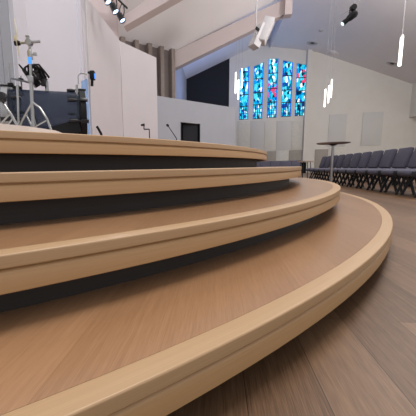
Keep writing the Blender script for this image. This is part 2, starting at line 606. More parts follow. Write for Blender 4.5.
for i, (al, ar, zb, ztl, ztr) in enumerate(win):
    root = tag(empty('window_%d' % (i + 1), wp((al + ar) / 2, zb)), kind='structure')
    c = (al + ar) / 2
    m = MB()
    vs = [wp(al, zb, .16), wp(ar, zb, .16), wp(ar, ztr, .16), wp(al, ztl, .16)]
    f = 0.93 * 0.42 / ((ar - al) / 2)
    uvs = [((p.dot(U) - c) * f, p.z - zb) for p in vs]
    m.add(vs + [p + V * 0.02 for p in vs], [(0, 1, 2, 3), (7, 6, 5, 4), (0, 4, 5, 1), (1, 5, 6, 2), (2, 6, 7, 3), (3, 7, 4, 0)], uvs + uvs)
    m.build('stained_glass', stained('stained_glass_%d' % i, 1.9, i), root)
    m = MB()
    hgt = min(ztl, ztr) - zb
    for fr in (0.0, 0.27, 0.5, 0.76):
        z = zb + hgt * fr + 0.03
        m.beam(wp(al, z, .14), wp(ar, z, .14), 0.03, 0.07)
    for fr in (0.27, 0.5, 0.73):
        a = al + (ar - al) * fr
        m.beam(wp(a, zb, .14), wp(a, zb + hgt * 0.27, .14), 0.05, 0.03)
    for fr in (0.06, 0.13, 0.20):
        m.beam(wp(al, zb + hgt * fr, .14), wp(ar, zb + hgt * fr, .14), 0.03, 0.03)
    m.build('lead_bars', LEAD, root)

# column at the right of the window bay, wall panels
a_c0, a_c1 = wall_az(304.5, 100)[0] + 0.18, wall_az(309, 100)[0]
m = MB(); m.prism([wp(a_c1 - 0.35, 0, 0), wp(a_c1, 0, 0), wp(a_c1, ceil_z(a_c1) + .05, 0), wp(a_c1 - 0.35, ceil_z(a_c1 - .35) + .05, 0)], -V * 0.35)
struct('trim_1', m, WALLW)
def wall_panel(name, x0, x1, y0, y1, mat, label, group, th=0.05, zb=None):
    a0, zt_ = wall_az(x0, y0); a1, _ = wall_az(x1, y0)
    z0 = wall_az((x0 + x1) / 2, y1)[1] if zb is None else zb
    root = MB()
    c = (wp(a0, z0) + wp(a1, zt_)) / 2 - V * (th / 2 + 0.0)
    rot = Matrix.Rotation(math.atan2(U.y, U.x), 3, 'Z')
    root.box(c, (a1 - a0 - 0.02, th, zt_ - z0 - 0.01), rot, bevel=0.012)
    o = root.build(name, mat)
    return tag(o, label, 'wall panel', group)
G1 = 'fabric panels under the stained glass'
for x0, x1, mt, lb in ((237.5, 250.3, CREAM, 'tall cream wall panel under the leftmost stained glass window'),
                   (250.8, 264.5, PANEL, 'tall grey wall panel under the second stained glass window from left'),
                   (265.0, 276.5, WALLW, 'tall pale grey wall panel under the central stained glass window'),
                   (277.0, 291.5, PANEL, 'tall grey wall panel under the second stained glass window from right'),
                   (292.0, 303.0, CREAM, 'tall cream wall panel under the rightmost stained glass window')):
    wall_panel('acoustic_panel', x0, x1, 121, 150.2, mt, lb, G1)
G2 = 'low panels along the foot of the end wall'
for x0, x1, y0, mt, lb in ((266.8, 276.3, 151.2, TANP, 'low tan wall panel under the central window, leftmost of the tan ones'),
                       (277.0, 288.2, 151.0, CREAM, 'low cream wall panel between two tan ones under the windows'),
                       (289.0, 302.2, 150.4, TANP, 'low tan wall panel under the rightmost window'),
                       (314.8, 328.3, 149.4, TANP, 'low tan wall panel just left of the tall pub table'),
                       (329.0, 345.5, 147.9, CREAM, 'low cream wall panel behind the tall pub table top')):
    wall_panel('low_wall_panel', x0, x1, y0, 0, mt, lb, G2, 0.06, zb=0.0)
wall_panel('acoustic_panel', 329.3, 347.2, 114.6, 146.5, PANEL, 'square-edged grey acoustic panel on the right wall above the pub table', 'acoustic panels on the right wall')
wall_panel('acoustic_panel', 363.0, 383.6, 112.4, 145.6, PANEL, 'grey acoustic panel on the right wall above the row of chairs, nearest the corner', 'acoustic panels on the right wall')

# ------------------------------------------------------------------ side walls and ceilings
BB = 18.8                                                  # the great beam
m = MB(); m.prism([rm(A_L, BB - .2, 0), rm(A_L, BW, 0), rm(A_L, BW, 8.4), rm(A_L, BB - .2, 8.4)], -U * 0.25)
struct('wall_left', m, WALLB)
m = MB()
m.prism([rm(A_L - .2, BB + .1, 8.27), rm(A_L - .2, BW + .3, 8.27), rm(4.4, BW + .3, 11.17), rm(4.4, BB + .1, 11.17)], (0, 0, 0.15))
m.prism([rm(4.4, BB + .1, 10.45), rm(4.4, BW + .3, 10.45), rm(4.4, BW + .3, 11.3), rm(4.4, BB + .1, 11.3)], U * 0.1)
struct('ceiling', m, CEIL)
m = MB()
prof = [(4.45, 10.52), (6.4, 10.22), (8.2, 9.85), (12, 8.38), (15.6, 6.95), (20.5, 5.0)]
vs, fs = [], []
for a, z in prof:
    vs += [rm(a, 3, z), rm(a, BW + .3, z), rm(a, 3, z + .15), rm(a, BW + .3, z + .15)]
for i in range(len(prof) - 1):
    a, b = 4 * i, 4 * i + 4
    fs += [(a, a + 1, b + 1, b), (a + 2, b + 2, b + 3, a + 3), (a, b, b + 2, a + 2), (a + 1, a + 3, b + 3, b + 1)]
fs += [(0, 2, 3, 1), tuple(len(vs) - 4 + j for j in (0, 1, 3, 2))]
m.add(vs, fs)
struct('ceiling_right', m, CEIL)
# stage ceiling: rises from the finned wall towards the hall
P0 = at(174.5, 52, 18.9); PZ = P0.z
F1 = at(119.5, 39.5, 17.0)
e1 = Vector((F1.x - P0.x, F1.y - P0.y, 0)).normalized()
e2 = (U + Vector((0, 0, 0.43))).normalized()
m = MB()
q = [P0 - e1 * 0.2, P0 + e1 * 11, P0 + e1 * 11 + e2 * 7.5, P0 - e1 * 0.2 + e2 * 7.5]
m.prism(q, (0, 0, 0.15))
struct('ceiling_stage', m, CEIL)
nst = (e1.cross(e2)).normalized()
# great beam across the hall, following the roof slope
m = MB()
b0 = at(174.8, 51.0, 18.75); b1 = at(290, -3.5, 17.8)
b2 = at(290, 11.5, 17.8); b3 = at(174.8, 68.0, 18.75)
m.prism([b0, b1, b2, b3], V * 0.5)
struct('beam', m, BEAM)
k0 = at(288.0, 4.5, 17.75)
m = MB(); m.beam(k0 + Vector((0, 0, -0.55)), k0 + Vector((0, 0, 1.3)), 0.34, 0.45, side=U)
struct('beam_post', m, BEAM)
# stage beam, lit
m = MB()
c0 = at(123.5, 26.5, 13.0); c1 = at(186, -9.3, 12.7); c2 = at(186, -27, 12.7); c3 = at(123.5, 15.5, 13.0)
m.prism([c0, c1, c2, c3], V * 0.5)
m.prism([at(123.5, 26.5, 13.0), at(123.5, 15.5, 13.0), at(112, -22, 9.0), at(100, -22, 9.0)], (0.0, 0.25, 0.12))
struct('beam_stage', m, BEAM)
# warm grey pier behind the flats
m = MB()
p0 = at(119.8, 90, 13.6); p1 = at(70, 90, 11.4)
m.prism([Vector((p0.x, p0.y, SZ)), Vector((p1.x, p1.y, SZ)), Vector((p1.x, p1.y, 9.0)), Vector((p0.x, p0.y, 6.5))], (0.0, 0.3, 0))
struct('wall_stage', m, PINK)
# finned wall
m = MB()
zf = PZ + 0.06
fa, fb = P0 + Vector((0, 0, 0)), F1.copy()
m.prism([Vector((fa.x, fa.y, SZ)), Vector((fb.x, fb.y, SZ)), Vector((fb.x, fb.y, zf)), Vector((fa.x, fa.y, zf))], Vector((e1.y, -e1.x, 0)).normalized() * (0.2 if Vector((e1.y, -e1.x, 0)).y > 0 else -0.2))
struct('wall_fins', m, FINB)
fn = Vector((e1.y, -e1.x, 0)).normalized()
if fn.y > 0: fn = -fn
FINL = ['leftmost brown vertical fin showing above the white flats', 'second brown vertical fin from left above the white flats', 'middle one of the five brown vertical wall fins',
        'brown vertical fin just right of the white flat top corner', 'rightmost brown vertical fin beside the blue-grey wall']
for i, px in enumerate((121.3, 134.8, 147.8, 159.5, 170.5)):
    # where that sight line meets the wall
    p = hit(px, 50, P0, fn)
    c = Vector((p.x, p.y, 0)) + fn * 0.13
    m = MB()
    m.beam(Vector((c.x, c.y, SZ)), Vector((c.x, c.y, zf - 0.01)), 0.22, 0.26, side=e1)
    tag(m.build('wall_fin', FIN), FINL[i], 'wall fin', 'brown fins behind the stage')
# low wall with the doorway
l0, l1 = at(157.0, 95.4, 15.2), at(235.2, 108.0, 18.5)
zl = (l0.z + l1.z) / 2
ld = Vector((l1.x - l0.x, l1.y - l0.y, 0)); ll = ld.length; ld.normalize()
ln = Vector((-ld.y, ld.x, 0))
def lw(s_, z, o=0.0):
    return Vector((l0.x, l0.y, 0)) + ld * s_ + ln * o + Vector((0, 0, z))
pn = ln
d0 = hit(180.6, 121.3, lw(0, 0), pn); d1 = hit(199.9, 124.6, lw(0, 0), pn)
s0, s1 = (d0 - lw(0, 0)).dot(ld), (d1 - lw(0, 0)).dot(ld)
zd = (d0.z + d1.z) / 2
m = MB()
T_ = ln * 0.2
sl = -4.5
for a, b, z0_, z1_ in ((sl, s0, SZ, zl), (s1, ll, SZ, zl), (s0, s1, zd, zl)):
    m.prism([lw(a, z0_), lw(b, z0_), lw(b, z1_), lw(a, z1_)], T_)
struct('wall_low', m, WALLB)
m = MB()
for a, b, o0, o1 in ((s0 - .3, s1 + .9, 1.2, 1.3), (s0 - .4, s0 - .3, .2, 1.3), (s1 + .9, s1 + 1.0, .2, 1.3)):
    m.prism([lw(a, SZ, o0), lw(b, SZ, o0), lw(b, SZ, o1), lw(a, SZ, o1)], (0, 0, zd + .2 - SZ))
m.prism([lw(s0 - .4, zd + .2, .2), lw(s1 + 1., zd + .2, .2), lw(s1 + 1., zd + .2, 1.3), lw(s0 - .4, zd + .2, 1.3)], (0, 0, .1))
struct('wall_doorway', m, BLACKW)
root = tag(empty('door_1', lw(s0, SZ)), kind='structure')
m = MB(); m.prism([lw(s0 + .45, SZ + .01, .35), lw(s1 - .06, SZ + .01, .1), lw(s1 - .06, zd - .02, .1), lw(s0 + .45, zd - .02, .35)], ln * .045)
m.build('door_leaf', BLACKW, root)
m = MB()
m.prism([lw(s0, SZ, -.02), lw(s0 + .05, SZ, -.02), lw(s0 + .05, zd, -.02), lw(s0, zd, -.02)], ln * .22)
m.prism([lw(s1 - .05, SZ, -.02), lw(s1, SZ, -.02), lw(s1, zd, -.02), lw(s1 - .05, zd, -.02)], ln * .22)
m.build('door_frame', BLKP, root)
# right hand bulkhead and wall under it
c_r = wall_pt(402.2, 118); zk = c_r.z
ar_ = A_R
m = MB(); m.prism([rm(ar_, BW, zk), rm(ar_, 12, zk), rm(ar_, 12, 7.0), rm(ar_, BW, 7.0)], U * 2.3)
struct('wall_bulkhead', m, WALLW)
m = MB(); m.prism([rm(ar_ + 2.2, BW, 0), rm(ar_ + 2.2, 12, 0), rm(ar_ + 2.2, 12, zk + .2), rm(ar_ + 2.2, BW, zk + .2)], U * 0.3)
struct('wall_right', m, CREAM)
m = MB()
for b_0 in (14.0, 18.3, 22.6):
    m = MB()
    for (bA, bB, zA, zB) in ((b_0, b_0 + 3.9, .75, .9), (b_0, b_0 + 3.9, 3.7, 3.85), (b_0, b_0 + .12, .9, 3.7), (b_0 + 3.78, b_0 + 3.9, .9, 3.7), (b_0 + 1.9, b_0 + 2.0, .9, 3.7)):
        m.prism([rm(ar_ + 2.2, bA, zA), rm(ar_ + 2.2, bB, zA), rm(ar_ + 2.2, bB, zB), rm(ar_ + 2.2, bA, zB)], -U * .08)
    wnd = struct('window_%d' % (6 + int((b_0 - 14) / 4.2)), m, WALLW)
    m = MB(); m.prism([rm(ar_ + 2.2, b_0 + .1, .85), rm(ar_ + 2.2, b_0 + 3.8, .85), rm(ar_ + 2.2, b_0 + 3.8, 3.75), rm(ar_ + 2.2, b_0 + .1, 3.75)], -U * .03)
    m.build('daylit_pane', DAYL, wnd)
m = MB(); m.prism([wp(A_R, 0), wp(A_R + 2.5, 0), wp(A_R + 2.5, zk + .1), wp(A_R, zk + .1)], TH)
struct('wall_corner', m, WALLW)

# ------------------------------------------------------------------ white stage flats
def flat(pa, da, pb, db, zt_, mat, label, group='tall flats behind the stage', th=0.06):
    a, b = at(pa, 100, da), at(pb, 100, db)
    m = MB()
    n = Vector((-(b.y - a.y), b.x - a.x, 0)).normalized()
    if n.y < 0: n = -n
    m.prism([Vector((a.x, a.y, SZ)), Vector((b.x, b.y, SZ)), Vector((b.x, b.y, zt_)), Vector((a.x, a.y, zt_))], n * th)
    return tag(m.build('stage_flat', mat), label, 'stage flat', group)
flat(122.3, 9.5, 157.2, 10.9, 4.03, FLATW, 'white stage flat ending beside the doorway wall, shortest in the photo')
flat(86.5, 6.9, 121.8, 9.47, 4.03, FLATW, 'white stage flat with diagonal top edge right of the clear shield')
flat(29.5, 5.7, 86.0, 6.85, 4.03, FLATW, 'broad white stage flat directly behind the drums')
flat(17.0, 5.2, 29.2, 5.68, 4.03, FLATW, 'narrow white stage flat at left behind the tilted cymbal')
flat(7.0, 4.9, 16.7, 5.18, 4.03, FLATG, 'narrow grey stage flat second from the left edge of the photo')
flat(-30.0, 4.5, 6.2, 4.86, 4.03, FLATG, 'dark grey stage flat at the left edge of the photo')

# ------------------------------------------------------------------ drum corner on the stage
# pale mat under the drums
f0 = atz(-30, 122.5, SZ + .045) if False else None
def stage_pt(px, d):
    p = at(px, 120, d)
    return Vector((p.x, p.y, SZ))
MZ = SZ + 0.05
m = MB()
q = [stage_pt(-60, 1.42), stage_pt(0, 1.58), stage_pt(28, 1.70), stage_pt(55, 1.89), stage_pt(72, 2.3), stage_pt(78, 3.2), stage_pt(-40, 3.6)]
m.prism(q, (0, 0, 0.05))
tag(m.build('drum_riser', PALEM), 'thin pale drum riser lying at the left stage edge under the drum stands', 'riser')

# bass drum lying on its side, smoked clear shell
bc = at(46, 104, 2.8)
bax = Vector((0.955, 0.30, 0)).normalized()
BR = (at(46, 84.5, 2.66).z - MZ - 0.02) / 2
bc = Vector((bc.x, bc.y, MZ + BR + 0.012))
root = tag(empty('bass_drum', (bc.x, bc.y, MZ)), 'smoked clear bass drum lying on its side on the stage', 'drum')
hl = 0.29
m = MB(); m.lathe([(BR - .016, -hl), (BR - .01, -hl + .002), (BR - .01, hl - .002), (BR - .016, hl)], bc, bax, 48); m.build('shell', SMOKE, root)
hoops = {}
for sgn in (-1, 1):
    h0 = sgn * hl
    m = MB()
    m.lathe([(BR - .02, h0 - .022), (BR + .008, h0 - .022), (BR + .008, h0 + .022), (BR - .02, h0 + .022), (BR - .02, h0 - .022)], bc, bax, 48)
    hoops[sgn] = m.build('hoop', BLKP if sgn > 0 else STEEL, root)
    m = MB(); m.lathe([(0.001, h0 * .98), (BR - .02, h0 * .98)], bc, bax, 48); m.build('drum_head', SMOKE, root)
x_ = Vector((0, 0, 1)); y_ = bax.cross(x_)
for k in range(8):
    t = 2 * PI * (k + .35) / 8
    rdir = (x_ * math.cos(t) + y_ * math.sin(t))
    for sgn in (-1, 1):
        m = MB(); m.lathe([(0.001, -.035), (.011, -.033), (.015, 0), (.011, .033), (.001, .035)], bc + bax * (sgn * .205) + rdir * (BR + .002), bax, 10)
        m.build('lug', BLKM, root)
        cm = MB()
        cm.tube([bc + bax * (sgn * .20) + rdir * (BR + .006), bc + bax * (sgn * (hl + .02)) + rdir * (BR + .012)], .005, 8)
        cm.box(bc + bax * (sgn * (hl + .005)) + rdir * (BR + .012), (.06, .03, .018), Matrix((bax, rdir.cross(bax), rdir)).transposed(), bevel=.004)
        cm.build('claw_hook', BLKM, hoops[sgn])
m = MB(); m.tube([bc + Vector((.03, -.04, BR - .03)), bc + Vector((.03, -.04, BR + .06))], .014); m.build('tom_mount', CHROME, root)
m = MB()
m.beam(bc + bax * -.05 + Vector((0.05, -.06, -BR + .03)), bc + bax * .22 + Vector((0.05, -.06, -BR + .12)), .25, .1)
m.build('damping_cushion', BLKP, root)
for px, y1 in ((18.0, 127), (77.3, 134)):
    d_s = 2.52 if px < 40 else 2.78
    t_ = at(px - .6, 85, d_s); f_ = at(px + .6, y1, d_s)
    m = MB(); m.tube([t_, at(px, 100, d_s - .01), at(px + .5, 118, d_s - .005), Vector((f_.x, f_.y, MZ + .005))], .010, 10); m.build('spur', CHROME, root)
# black rack tom above it
def Pt(px, py, d): return at(px, py, d)
tc_ = Pt(37.5, 77.5, 2.75)
tax = Vector((-0.45, -0.45, 0.75)).normalized()
root = tag(empty('rack_tom', tc_), 'small black tom drum mounted on top of the bass drum', 'drum')
m = MB(); m.lathe([(.001, -.045), (.058, -.045), (.062, -.04), (.062, .04), (.058, .045), (.001, .045)], tc_, tax, 28); m.build('shell', BLKP, root)
for h0 in (-.044, .044):
    m = MB(); m.lathe([(.06, h0 - .007), (.068, h0 - .007), (.068, h0 + .007), (.06, h0 + .007), (.06, h0 - .007)], tc_, tax, 28); m.build('hoop', BLKM, root)
xx = tax.orthogonal().normalized(); yy = tax.cross(xx)
for k in range(6):
    t = 2 * PI * k / 6
    rd = xx * math.cos(t) + yy * math.sin(t)
    m = MB(); m.tube([tc_ + rd * .067 - tax * .05, tc_ + rd * .067 + tax * .05], .0045, 6); m.build('tension_rod', STEEL, root)
m = MB(); m.tube([tc_ - tax * .03, Vector((bc.x + .03, bc.y - .04, bc.z + BR + .055))], .013); m.build('mount_arm', BLKM, root)
for k in range(4):
    o_ = tc_ + Vector((-.03 + .025 * k, -.03, .04))
    m = MB(); m.tube([o_ + Vector((-.05, 0, -.03)), o_ + Vector((-.04, -.03, .02 + .008 * k)), o_ + Vector((.0, -.045, .035)), o_ + Vector((.045, -.02, .005 - .01 * k)), o_ + Vector((.06, .0, -.05))], .008, 8)
    m.build('cable', BLKP, root)
m = MB(); m.box(tc_ + Vector((.01, -.055, -.01)), (.06, .03, .05), bevel=.006); m.build('bracket', BLKM, root)
m = MB(); m.box(tc_ + Vector((.055, -.03, -.05)), (.035, .03, .05), bevel=.006); m.build('bracket', BLKM, root)
# dark splash cymbal lying tilted at the left
sc_ = Pt(21, 80, 2.72)
m = MB(); m.lathe([(.0, .016), (.016, .015), (.022, .006), (.055, .001), (.088, -.006), (.089, -.0075), (.055, -.001), (.0, .003)], sc_, Vector((0.25, -.2, .95)), 36)
root = tag(empty('splash_cymbal', sc_), 'small dark cymbal tilted over the left end of the bass drum', 'cymbal')
m.build('disc', BLKM, root)
m = MB(); m.tube([sc_ + Vector((0, 0, .03)), Vector((sc_.x, sc_.y, bc.z + BR - .03))], .006); m.build('rod', STEEL, root)
# microphone pointing down at it
a_, b_ = Pt(19.0, 64.5, 2.7), Pt(27.5, 74.5, 2.7)
root = tag(empty('drum_microphone', b_), 'black microphone on a clip slanting over the small dark cymbal', 'microphone')
m = MB(); m.tube([a_, a_.lerp(b_, .35), a_.lerp(b_, .5), a_.lerp(b_, .55), b_, b_.lerp(a_, -.06)], [.006, .008, .011, .014, .016, .009], 12); m.build('body', BLKP, root)
m = MB(); m.tube([b_, b_ + Vector((.03, .0, -.02)), Pt(31.2, 80, 2.5)], .006); m.build('clip_arm', BLKM, root)

# chrome boom cymbal stand in front of the drum
base = Pt(33.4, 131, 2.42); base.z = MZ
topp = Pt(29.8, 44, 2.42)
root = tag(empty('cymbal_stand', base), 'tall chrome cymbal stand with tripod legs standing before the bass drum', 'stand')
hub = Pt(32.2, 103.5, 2.42)
m = MB(); m.tube([base + Vector((0, 0, .03)), hub, Pt(31.0, 78, 2.42)], .0135); m.build('lower_tube', CHROME, root)
m = MB(); m.tube([Pt(31.0, 80, 2.42), topp], .009); m.build('upper_tube', CHROME, root)
m = MB(); m.lathe([(.0, -.03), (.018, -.03), (.019, .02), (.012, .03), (.0, .03)], Pt(30.2, 54.5, 2.42), (topp - base), 14)
m.box(Pt(35, 54, 2.41), (.03, .008, .022), bevel=.004); m.tube([Pt(30.5, 54.5, 2.42), Pt(35, 54, 2.41)], .004)
m.build('height_clamp', STEEL, root)
m = MB(); m.box(Pt(29.9, 60.5, 2.405), (.022, .02, .042), bevel=.004); m.build('memory_lock', BLUEL, root)
m = MB(); m.box(Pt(30.5, 79.5, 2.42), (.036, .03, .05), bevel=.006); m.build('tube_collar', STEEL, root)
for k, (pts) in enumerate((
        [(32.4, 102.5, 2.42), (40, 108, 2.40), (47, 119, 2.38), (53.5, 134, 2.36)],
        [(31.8, 103, 2.42), (28, 110, 2.45), (22, 121, 2.50), (15, 134, 2.55)],
        [(32.0, 103, 2.42), (33, 112, 2.5), (36, 124, 2.6), (38, 137, 2.7)])):
    m = MB()
    P_ = [Pt(*p) for p in pts]
    P_[-1].z = MZ + .012
    m.tube(P_, .0085); lg = m.build('leg', CHROME, root)
    m = MB(); m.lathe([(.0, -.012), (.015, -.012), (.013, .02), (.009, .03), (.0, .03)], P_[-1], None, 12); m.build('rubber_foot', BLKP, lg)
m = MB(); m.tube([Pt(32.6, 128, 2.42), Pt(46, 120.5, 2.38)], .006); m.build('brace', CHROME, root)
m = MB(); m.tube([Pt(32.6, 128, 2.42), Pt(26, 114, 2.47)], .006); m.build('brace', CHROME, root)
tl_ = Pt(29.2, 42.3, 2.42)
m = MB(); m.tube([Pt(16.5, 43.2, 2.42), tl_, Pt(40.3, 41.5, 2.42)], .0085); m.build('boom_arm', STEEL, root)
m = MB()
m.lathe([(.0, -.022), (.022, -.022), (.022, .022), (.0, .022)], tl_, (0, 1, .1), 14)
m.tube([Pt(27.6, 42, 2.42), Pt(27.6, 36.5, 2.42)], .006); m.box(Pt(27.6, 36.3, 2.42), (.03, .012, .014), bevel=.004)
m.build('tilter', STEEL, root)
m = MB(); m.lathe([(.0, -.02), (.016, -.02), (.018, .0), (.012, .02), (.0, .02)], Pt(17.5, 43.2, 2.42), (1, .1, 0), 12)
m.build('felt_washer', BLKP, root)
# thin bronze cymbal seen edge-on on the end of the boom
cc = Pt(16.6, 38.5, 2.42)
va = Pt(14.4, 19.5, 2.42); vb = Pt(18.8, 58.5, 2.42)
cdir = (vb - va).normalized()
cax = (((va + vb) / 2 - EYE).normalized()).cross(cdir).normalized()
cax = (cax + Vector((0, 0.04, 0))).normalized()
cr_r = (vb - va).length / 2
m = MB(); m.lathe([(.0, .016), (.018, .015), (.026, .005), (cr_r * .6, .002), (cr_r, -.003), (cr_r, -.0045), (cr_r * .6, -.001), (.0, .004)], (va + vb) / 2, cax, 40)
tag(m.build('cymbal', BRASS), 'thin pale bronze cymbal seen edge-on at the boom end', 'cymbal')
# hardware at the frame's left edge
hb = Pt(-3, 131, 2.2); hb.z = MZ
root = tag(empty('hi_hat_stand', hb), 'chrome stand cut by the left photo edge with slanting legs', 'stand')
m = MB(); m.tube([hb, Pt(-5, 60, 2.2)], .012); m.build('tube', CHROME, root)
for pts in ([(-4, 95, 2.2), (3, 103, 2.19), (12, 116, 2.18), (22, 134, 2.17)], [(-4, 95, 2.2), (-8, 110, 2.3), (-14, 134, 2.4)], [(-4, 95, 2.2), (-2, 110, 2.35), (2, 134, 2.5)]):
    m = MB(); P_ = [Pt(*p) for p in pts]; P_[-1].z = MZ + .01
    m.tube(P_, .0095); lg = m.build('leg', CHROME, root)
    m = MB(); m.lathe([(.0, -.01), (.016, -.01), (.014, .02), (.009, .03), (.0, .03)], P_[-1], None, 12); m.build('rubber_foot', BLKP, lg)
m = MB(); m.tube([Pt(-2.5, 127, 2.2), Pt(10, 114, 2.185)], .006); m.build('brace', CHROME, root)
m = MB(); m.tube([Pt(3, 131, 2.2), Pt(13, 118, 2.18)], .006); m.build('brace', CHROME, root)
m = MB(); m.box(Pt(1.5, 97, 2.18), (.05, .05, .06), bevel=.012); m.build('pedal_clamp', BLKM, root)
sb = Pt(12, 131, 2.65); sb.z = MZ
root = tag(empty('slim_stand', sb), 'slim steel upright rod stand between the two chrome stands at left', 'stand')
m = MB(); m.tube([sb + Vector((0, 0, .01)), Pt(11.2, 100, 2.65), Pt(8.6, 62, 2.65)], [.008, .007, .005]); m.build('rod', STEEL, root)
m = MB(); m.lathe([(.0, .0), (.07, .0), (.07, .008), (.012, .018), (.0, .018)], sb, None, 24); m.build('base', BLKM, root)
m = MB(); m.box(Pt(10.7, 85, 2.65), (.04, .03, .03), bevel=.005); m.build('clip', BLKP, root)
# clear acrylic drum shield
A1, A2, A3 = stage_pt(-45, 4.0), stage_pt(84.0, 4.6), stage_pt(91.3, 3.45)
root = tag(empty('drum_shield', A2), 'tall clear acrylic drum shield standing behind and beside the drums', 'shield')
def sheet(a, b, z0, z1, mat, name, th=.012):
    n = Vector((-(b.y - a.y), b.x - a.x, 0)).normalized()
    m = MB()
    m.prism([Vector((a.x, a.y, z0)), Vector((b.x, b.y, z0)), Vector((b.x, b.y, z1)), Vector((a.x, a.y, z1))], n * th)
    return m.build(name, mat, root)
sheet(A1, A2, SZ, 3.25, ACRYL, 'rear_panel')
sheet(A2 + (A3 - A2) * .02, A3, SZ, 3.25, ACRYL, 'side_panel')
m = MB(); m.tube([A3 + Vector((0, 0, 0)), A3 + Vector((0, 0, 3.25 - SZ))], .011, 8); m.build('edge_strip', WHITEP, root)
m = MB(); m.tube([A2 + Vector((0, 0, 0)), A2 + Vector((0, 0, 3.25 - SZ))], .014, 8); m.build('hinge_strip', ACRYL, root)
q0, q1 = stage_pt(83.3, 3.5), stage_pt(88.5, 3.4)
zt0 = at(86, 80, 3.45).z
sheet(q0, q1, SZ, zt0, REFLB, 'blue_reflection_sheet')['label'] = 'thin sheet coloured as blue light reflected in the shield'  # added sheet, its blue stands for a light reflection on the shield
m = MB(); m.tube([Pt(78.5, 84, 3.4), Pt(78, 76, 3.4), Pt(80, 73.5, 3.4), Pt(85, 73.8, 3.4), Pt(87, 75, 3.42)], .005, 8); m.build('wire_hook', STEEL, root)
cp = Pt(92.5, 75.5, 3.4)
root = tag(empty('clamp_light', cp), 'small black lamp clamped to the edge of the clear drum shield', 'lamp')
m = MB(); m.box(cp, (.05, .06, .085), bevel=.01); m.tube([cp + Vector((-.005, 0, -.03)), cp + Vector((-.01, 0, -.1))], .014); m.build('housing', BLKP, root)
m = MB(); m.tube([cp + Vector((-.02, 0, .025)), cp + Vector((-.045, .0, .03))], .012); m.build('clamp', BLKM, root)
m = MB(); m.box(cp + Vector((.022, -.012, -.01)), (.012, .03, .05), bevel=.003); m.build('led_window', BLUEL, root)
lb_ = Pt(99.5, 131, 3.4); lb_.z = SZ
m = MB(); m.tube([Pt(96.8, 126.5, 3.4), Pt(98, 128, 3.4), Pt(101.5, 134.5, 3.4)], [.014, .012, .014], 10)
q_ = Pt(103.5, 138, 3.4)
m.tube([Pt(101.5, 134.5, 3.4), Vector((q_.x, q_.y, SZ + .008))], .01, 8)
tag(m.build('black_floor_light', BLKP), 'short black rod leaning on the stage floor right of the shield', 'rod')
# small stands farther back on the stage
def foot(px, d): 
    p = at(px, 136, d); p.z = SZ; return p
b_ = foot(149.5, 7.6)
root = tag(empty('microphone_stand', b_), 'short black stand with stepped arm before the white flats', 'stand')
m = MB(); m.tube([b_, Pt(149.3, 129.2, 7.6)], .012); m.build('pole', BLKM, root)
m = MB(); m.tube([Pt(149.5, 129.2, 7.6), Pt(143.9, 129.2, 7.6)], .014); m.tube([Pt(144, 129.4, 7.6), Pt(144, 125, 7.6)], .012); m.build('arm', BLKM, root)
m = MB(); m.tube([Pt(140.8, 125.2, 7.6), Pt(144.6, 124.6, 7.6)], [.02, .028], 10); m.build('microphone', BLKP, root)
m = MB(); m.lathe([(.0, 0), (.12, 0), (.12, .012), (.02, .03), (.0, .03)], b_, None, 20); m.build('base', BLKM, root)
b_ = foot(177, 9.0)
root = tag(empty('boom_stand', b_), 'black boom stand slanting up towards the dark doorway', 'stand')
m = MB(); m.tube([b_, Pt(176.6, 139, 9.0)], .014); m.build('pole', BLKM, root)
m = MB(); m.tube([Pt(176.8, 138.8, 9.0), Pt(167.8, 125.5, 9.0)], .011); m.build('boom', BLKM, root)
m = MB(); m.lathe([(.0, -.04), (.03, -.03), (.035, 0), (.025, .04), (.0, .045)], Pt(167.6, 125.3, 9.0), (1, 0, -1), 12); m.build('microphone', BLKP, root)
m = MB(); m.lathe([(.0, 0), (.14, 0), (.14, .012), (.02, .03), (.0, .03)], b_, None, 20); m.build('base', BLKM, root)

# ------------------------------------------------------------------ stage lights on their pipe
pa, pb = at(127, 8, 8.2), at(96, -22, 6.7)
root = tag(empty('lighting_pipe', pa), 'thin black pipe carrying the stage lights under the ceiling', 'pipe')
m = MB(); m.tube([pa, pb], .022); m.build('bar', BLKM, root)
for t in (.12, .85):
    p = pa.lerp(pb, t)
    zc = P0.z - (nst.x * (p.x - P0.x) + nst.y * (p.y - P0.y)) / nst.z
    m = MB(); m.tube([p, Vector((p.x, p.y, zc))], .012); m.build('hanger', BEAM, root)
LL = ['lit stage light lowest on the pipe, nearest the brown fins', 'lit stage light in the middle of the three on the pipe', 'lit stage light half cut by the top edge of the photo']
spots = []
for i, (px, py) in enumerate(((121.0, 17.5), (114.0, 8.5), (106.5, -1.5))):
    c = at(px, py, 8.0 - .45 * i)
    ax = Vector((0.45, -0.20, -0.87)).normalized()
    pp = pa.lerp(pb, (c - pa).dot(pb - pa) / (pb - pa).length_squared)
    root = tag(empty('stage_light', pp), LL[i], 'stage light', 'stage lights on the pipe')
    m = MB(); m.lathe([(.0, -.11), (.045, -.11), (.066, -.08), (.07, .08), (.075, .095), (.068, .095), (.064, .065)], c, ax, 24); m.build('can', BLKM, root)
    m = MB(); m.lathe([(.0, .07), (.066, .07)], c, ax, 24); m.build('lens', LENS, root)
    sd = ax.cross((pp - c)).normalized()
    m = MB(); m.tube([c + sd * .075, c + sd * .09 + (pp - c) * .5, pp + sd * .04, pp - sd * .04, c - sd * .09 + (pp - c) * .5, c - sd * .075], .012, 8); m.build('yoke', BLKM, root)
    spots.append((c + ax * .16, ax))

